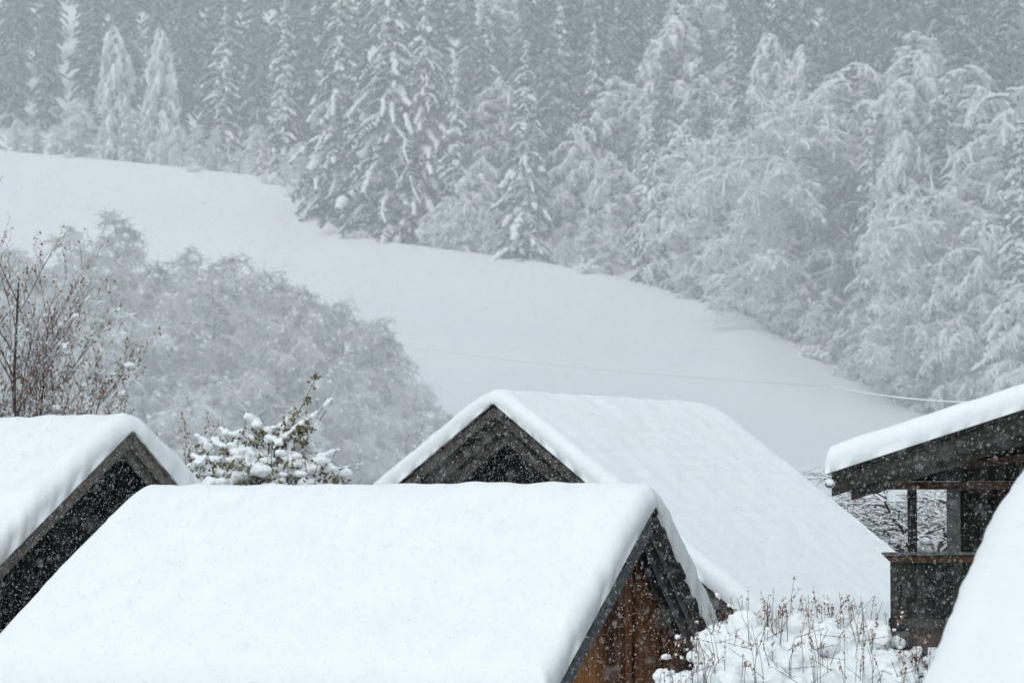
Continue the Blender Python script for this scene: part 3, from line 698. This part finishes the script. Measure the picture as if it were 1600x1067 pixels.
def snow_shrub():
    rnd = random.Random(9); Y = 71; segs = []; snow = []; leaves = []; sg = []
    b = at(425, 800, Y); b[2] = -8
    def lumps(p0, p1, r, n=None):
        L = np.linalg.norm(p1 - p0); n = n or max(2, int(L / (r * .9)))
        for k in range(n + 1):
            t = k / n; x = r * rnd.uniform(.7, 1.2) * (1 - .25 * t); snow.append((p0 + (p1 - p0) * t + np.array([rnd.uniform(-.3, .3) * r, rnd.uniform(-1, 1) * r, x * .5]), (x * 1.15, x * 1.15, x * .8)))
    def I(px, py, dy=0): return at(px, py, Y + dy)
    # measured limbs: (from, to, snow radius, leaf clusters)
    root = I(420, 830)
    segs.append((b, root, .12, .09))
    limbs = [((420, 745), (498, 582), 0, 18), ((455, 690), (520, 622), .05, 4), ((430, 700), (490, 650), .10, 8), ((425, 712), (500, 708), .13, 8), ((400, 690), (350, 680), .12, 5), ((420, 690), (390, 655), .16, 8),
             ((430, 740), (300, 716), .16, 7), ((400, 740), (335, 690), .15, 6), ((330, 710), (310, 683), .11, 3), ((440, 740), (480, 700), .2, 4), ((470, 735), (528, 704), .09, 2), ((450, 745), (520, 735), .15, 5),
             ((380, 748), (300, 745), .15, 7), ((380, 735), (365, 700), .18, 6), ((500, 748), (540, 745), .11, 2), ((420, 735), (455, 640), .07, 14), ((440, 720), (475, 668), .09, 10), ((400, 720), (372, 700), .15, 8), ((440, 750), (395, 742), .2, 6), ((350, 755), (330, 735), .18, 4), ((460, 720), (523, 622), .045, 0), ((455, 725), (470, 745), .22, 3), ((395, 690), (440, 668), .13, 9), ((380, 700), (345, 672), .07, 5), ((480, 750), (512, 722), .13, 5)]
    for (p, q, r, nl) in limbs:
        dy = rnd.uniform(-.7, .7); a, c = I(*p, dy * .4), I(*q, dy)
        segs.append((root, a, .03, .022)); mid = (a + c) / 2 + np.array([0, 0, .06]); segs.append((a, mid, .022, .016)); segs.append((mid, c, .016, .008))
        if r: lumps(a, mid, r); lumps(mid, c, r * .9)
        for k in range(nl):
            t = rnd.random() ** .8; o_ = a + (c - a) * t + np.array([rnd.gauss(0, .10), rnd.gauss(0, .12), rnd.gauss(-.10 if r else 0, .07)])
            for z in range(7): leaves.append((o_ + np.array([rnd.gauss(0, .06), rnd.gauss(0, .06), rnd.gauss(0, .06)]), rnd.uniform(.045, .09)))
        for k in range(5):
            t = rnd.random(); s0 = a + (c - a) * t; e = s0 + np.array([rnd.gauss(0, .25), rnd.gauss(0, .2), rnd.gauss(.0, .2)]); segs.append((s0, e, .008, .004))
            if rnd.random() < .4: sg.append((s0 + np.array([0, 0, .02]), e + np.array([0, 0, .02]), .025, .018))
    # fill the body behind and below
    for k in range(620):
        px = rnd.gauss(415, 62); py = rnd.uniform(700 + abs(px - 415) * .22, 900); c = I(px, py, rnd.uniform(-1.2, 1.6)); x = rnd.uniform(.08, .22)
        if rnd.random() < .6: snow.append((c, (x * 1.3, x * 1.2, x * .7)))
        for z in range(5): leaves.append((c + np.array([rnd.gauss(0, .14), rnd.gauss(0, .14), rnd.gauss(-.08, .1) - .05]), rnd.uniform(.04, .09)))
        if rnd.random() < .6: segs.append((c - np.array([rnd.gauss(0, .2), 0, .4]), c + np.array([rnd.gauss(0, .2), 0, .15]), .014, .006))
    stick_tree('ochre_leaved_shrub', b, 'shrub with ochre leaves and thick white snow lumps behind the ridge of the broad roof', 'shrub', segs, snow, leaves, (M_DTWIG, M_DTWIG, M_OCHRE), sg, remesh=.028)
snow_shrub()

def stem_bush():
    """snow heaped bush with thin stems and little rusty seed heads"""
    rnd = random.Random(21); Y = 44; segs = []; snow = []; leaves = []
    b = at(1245, 1100, Y); b[2] = -8
    prof = ([1010, 1045, 1090, 1150, 1250, 1350, 1400, 1450, 1480], [1090, 1000, 968, 955, 948, 955, 985, 1020, 1090])
    def I(px, py, dy=0): return at(px, py, Y + dy)
    for k in range(620):
        px = rnd.uniform(1030, 1465); py0 = np.interp(px, *prof); t = rnd.random() ** .8; py = py0 + t * 190; dy = 1.6 - 2.6 * t + rnd.gauss(0, .25)
        x = rnd.uniform(.06, .30) * (1 + .2 * t); 
        if px < 1110 or px > 1410: x *= .36 + .3 * t
        snow.append((I(px, py + x * 90, dy), (x * 1.25, x * 1.2, x * .95)))
    for k in range(190):
        px = rnd.uniform(1035, 1455); py0 = np.interp(px, *prof); t = rnd.random() ** 2.2; p0 = I(px + rnd.uniform(-12, 12), py0 + 25 + t * 90, 1.2 - 2 * t)
        hgt = rnd.uniform(22, 66) * (1 if 1080 < px < 1400 else .7) * (1.35 if rnd.random() < .18 else 1) * Y / HF
        lean = rnd.gauss(0, .13) + (.5 if rnd.random() < .08 else 0); m = p0 + np.array([lean * hgt * .5, rnd.gauss(0, .03), hgt * .5]); e = m + np.array([lean * hgt * .7, rnd.gauss(0, .03), hgt * .5])
        base = p0 - np.array([0, 0, .35]); segs += [(base, p0, .006, .005), (p0, m, .005, .0045), (m, e, .0045, .003)]
        for z in range(rnd.choice([0, 2, 3, 5, 7])):
            t2 = rnd.uniform(.45, 1); c = p0 + (e - p0) * t2 + np.array([rnd.gauss(0, .018), rnd.gauss(0, .018), 0])
            for y in range(2): leaves.append((c + np.array([rnd.gauss(0, .012)] * 3), rnd.uniform(.014, .03)))
            if rnd.random() < .35: x = rnd.uniform(.014, .03); snow.append((c + np.array([0, 0, .02]), (x, x, x * .9)))
    for k in range(70):
        c = I(rnd.uniform(1030, 1460), rnd.uniform(985, 1075), rnd.uniform(-1, .4)); d = norm(np.array([rnd.gauss(0, 1), rnd.gauss(0, .4), rnd.uniform(.1, 1)])) * rnd.uniform(.2, .55); segs.append((c, c + d, .0055, .003))
        for z in range(3): leaves.append((c + d * rnd.random(), rnd.uniform(.015, .03)))
    for k in range(26):
        x = rnd.uniform(-1.6, 1.9); segs.append((b + np.array([x * .4, rnd.uniform(-.3, .3), 0]), b + np.array([x, 0, 4.7]), .04, .02))
    # body under the snow, so the bush is one rounded mass down to the ground
    for k in range(150):
        z = rnd.uniform(-7.6, -3.0); rr = 1.7 * math.sqrt(max(.1, 1 - ((z + 4.2) / 4.4) ** 2)); an = rnd.uniform(0, 6.28); x = rnd.uniform(.22, .4)
        snow.append((np.array([b[0] + math.cos(an) * rr, b[1] + .4 + math.sin(an) * rr * .7, z]), (x * 1.2, x * 1.2, x)))
    stick_tree('seed_head_bush', b, 'snow heaped bush with upright thin stems and rusty seed heads beside the brown barn', 'bush', segs, snow, leaves, (M_DTWIG, M_DTWIG, M_RUST), (), remesh=.022)
stem_bush()

def apple_tree():
    rnd = random.Random(33); Y = 79.5; segs = []; snow = []; sg = []
    b = at(1440, 960, Y); b[2] = -8
    def branch(p, v, ln, r, lev):
        m = 5; pts = [p]
        for q in range(m):
            v = norm(v + np.array([rnd.gauss(0, .2), rnd.gauss(0, .2), -.07 if lev else 0])); p = p + v * ln / m; pts.append(p)
        for q in range(m):
            r0, r1 = r * (1 - .7 * q / m), r * (1 - .7 * (q + 1) / m); segs.append((pts[q], pts[q + 1], r0, r1))
            if rnd.random() < .6: sg.append((pts[q] + np.array([0, 0, r0 + .016]), pts[q + 1] + np.array([0, 0, r1 + .016]), r0 * .6 + .016, r1 * .6 + .013))
        if lev < 3:
            n = [9, 7, 5][lev]
            for j in range(n):
                t = .2 + .8 * (j + rnd.random()) / n; i = min(m - 1, int(t * m)); c = pts[i] + (pts[i + 1] - pts[i]) * (t * m - i); az = rnd.uniform(0, 6.28)
                branch(c, norm(norm(pts[i + 1] - pts[i]) * .5 + np.array([math.cos(az), math.sin(az), rnd.uniform(-.2, .6)])), ln * rnd.uniform(.35, .6), r * (1 - .7 * t) * .55 + .004, lev + 1)
    p = b + np.array([0, 0, 6.3]); segs.append((b, p, .2, .15))
    for k in range(8): 
        az = k * .785 + .2; branch(p.copy(), norm(np.array([math.cos(az) * .9, math.sin(az) * .9, rnd.uniform(.5, 1.1)])), 3.3, .08, 0)
    stick_tree('orchard_tree', b, 'dark branched leafless tree with snow on every twig, seen under the chalet roof', 'tree', segs, snow, [], (M_DTWIG, M_DTWIG, None), sg)
apple_tree()

# small snowy bits on the field edge
def low_bush(px, d, s, label):
    rnd = random.Random(int(px)); Y = off_edge(px, d); a = (px - 800) / HF; b = np.array([a * Y, Y, ground(a * Y, Y) - .1]); segs = []; sn = []
    for k in range(120):
        v = norm(np.array([rnd.gauss(0, 1), rnd.gauss(0, 1), rnd.uniform(.3, 1.3)])); e = b + v * s * rnd.uniform(.5, 1); segs.append((b + v * .1, e, .025, .012))
        if rnd.random() < .6: x = rnd.uniform(.1, .2) * s / 1.5; sn.append((e, (x, x, x * .8)))
    stick_tree('low_bush', b, label, 'bush', segs, sn, [], (M_FROSTG, M_FROSTG, None))
low_bush(418, -4, 1.7, 'low snowy bush at the bend of the field edge below the two biggest spruces')
low_bush(455, -7, 1.5, 'low half buried bush on the snow just below the two biggest spruces')
low_bush(920, -2, 1.6, 'low half buried bush at the field edge right of the dark field edge spruce')
low_bush(103, -2, 1.0, 'tiny tuft of bush in the snow at the upper left field edge')

low_bush(1120, -2, 1.3, 'low half buried bush at the field edge below the leaning pale tree')
low_bush(1275, -2, 1.5, 'low half buried bush at the field edge below the biggest frosted tree')
low_bush(560, -5, 1.2, 'low bush poking from the snow directly below the tallest spruce')
low_bush(300, -3, 1.3, 'low bush poking from the snow below the small bright frosted tree')
# overhead wires across the field
def wire(pa, pb, r, label, m, sag=.0, snow=False, name='overhead_wire'):
    n = 24; pts = [pa + (pb - pa) * k / n - np.array([0, 0, sag * 4 * (k / n) * (1 - k / n)]) for k in range(n + 1)]
    V, F = sticks([(pts[k], pts[k + 1], r, r) for k in range(n)], 6); o = obj_mesh(name, mesh_arrays(name, V - pa, [F], True), m, None, tuple(pa))
    tag(o, label, 'wire', 'overhead wires'); return o
wire(at(1300, 604, 83.8), at(1560, 630, 60), .019, 'snow coated wire running to the chalet roof across the field', M_SNOW, .1)
wire(at(600, 536, 120), at(1300, 604, 84), .0026, 'faint thin grey wire high above the farmhouse ridge across the field', M_BARK, .2)
wire(at(1150, 722, 95), at(1330, 733, 60), .006, 'faint thin wire low behind the farmhouse roof and chalet eave', M_FROSTG, .05)

# ------------------------------------------------------------------ falling snow
def flakes():
    n = 340000; Y = 6 + (74 - 6) * RNG.random(n) ** .5; nr = RNG.random(n) < .010; Y = np.where(nr, 3 + 12 * RNG.random(n), Y); x = (RNG.random(n) * 2 - 1) * (Y * .24 + 2); z = -.075 * Y + RNG.random(n) * (.28 * Y) - .2
    s = .0010 + .0040 * RNG.random(n) ** 4 + Y * .00005
    V0 = np.array([(1, 0, 0), (-1, 0, 0), (0, 1, 0), (0, -1, 0), (0, 0, 1), (0, 0, -1)], float); F0 = np.array([(0, 2, 4), (2, 1, 4), (1, 3, 4), (3, 0, 4), (2, 0, 5), (1, 2, 5), (3, 1, 5), (0, 3, 5)])
    sh = np.stack([.8 + .5 * RNG.random(n), .8 + .5 * RNG.random(n), 1 + .7 * RNG.random(n)], 1) * s[:, None]
    V = V0[None] * sh[:, None]; lean = V[..., 2:3] * np.array([.3, 0, 0]); V = V + lean + np.stack([x, Y, z], 1)[:, None]
    F = F0[None] + (np.arange(n) * 6)[:, None, None]
    o = obj_mesh('falling_snow', mesh_arrays('falling_snow', V.reshape(-1, 3), [F.reshape(-1, 3)], True), M_FLAKE)
    tag(o, 'snowflakes falling through the air in front of the roofs', 'snowfall', kind='stuff')
flakes()

# ------------------------------------------------------------------ snow haze, sky, sun, camera
HAZE = dict(density=.0024, mode='scatter')
def haze(y0, y1, dens, col, label):
    mb = MB(); mb.poly_prism([(-420, y0, -12), (420, y0, -12), (420, y1, -12), (-420, y1, -12)], (0, 0, 260))
    m = bpy.data.materials.new('snow_haze'); m.use_nodes = True; nt = m.node_tree; nt.nodes.clear()
    out = nt.nodes.new('ShaderNodeOutputMaterial')
    v = N(nt, 'ShaderNodeVolumeScatter', Density=dens, Anisotropy=0.0); v.inputs['Color'].default_value = col
    nt.links.new(v.outputs[0], out.inputs['Volume'])
    o = mb.build('haze', m, bevel=0); tag(o, label, 'haze', kind='stuff')
haze(81, 112, .0140, (.88, .94, .955, 1), 'dense veil of falling snow right behind the farmhouse')
haze(112.2, 1150, .0005, (.88, .92, .95, 1), 'pale haze hanging over the field and the hillside forest')

w = bpy.data.worlds.new('World'); sc.world = w; w.use_nodes = True; nt = w.node_tree
bg = nt.nodes['Background']; sky = nt.nodes.new('ShaderNodeTexSky'); sky.sky_type = 'NISHITA'; sky.sun_disc = False
SE, SR = R(52), R(200)
sky.sun_elevation = SE; sky.sun_rotation = SR; sky.dust_density = 1.5; sky.ozone_density = 1.5; sky.air_density = 1.2
hs = N(nt, 'ShaderNodeHueSaturation', Saturation=.40); nt.links.new(sky.outputs[0], hs.inputs['Color'])
tn = N(nt, 'ShaderNodeMix', data_type='RGBA', blend_type='MULTIPLY'); tn.inputs['Factor'].default_value = 1; tn.inputs[7].default_value = (.905, .995, .985, 1)
nt.links.new(hs.outputs[0], tn.inputs[6]); nt.links.new(tn.outputs[2], bg.inputs[0])
bg.inputs[1].default_value = .158
sl = bpy.data.lights.new('sun', 'SUN'); sl.energy = .76; sl.angle = R(25); sl.color = (1, .975, .95)
so = link(bpy.data.objects.new('sun', sl)); so.rotation_euler = (R(90) - SE, 0, R(180) - SR + R(0))
cam = bpy.data.cameras.new('camera'); cam.sensor_width = 36; cam.lens = 36 * HF / 1600; cam.clip_end = 3000; cam.clip_start = .5
cam.dof.use_dof = True; cam.dof.focus_distance = 50; cam.dof.aperture_fstop = 2.3
co = link(bpy.data.objects.new('camera', cam)); co.rotation_euler = (R(90) + AL, 0, 0); sc.camera = co
sc.view_settings.view_transform = 'Standard'; sc.view_settings.look = 'None'; sc.view_settings.exposure = 0
sc.cycles.use_denoising = True; sc.cycles.max_bounces = 8; sc.cycles.diffuse_bounces = 5; sc.cycles.volume_bounces = 3
sc.cycles.use_adaptive_sampling = True; sc.cycles.adaptive_threshold = .02
print('trees', NT[0])
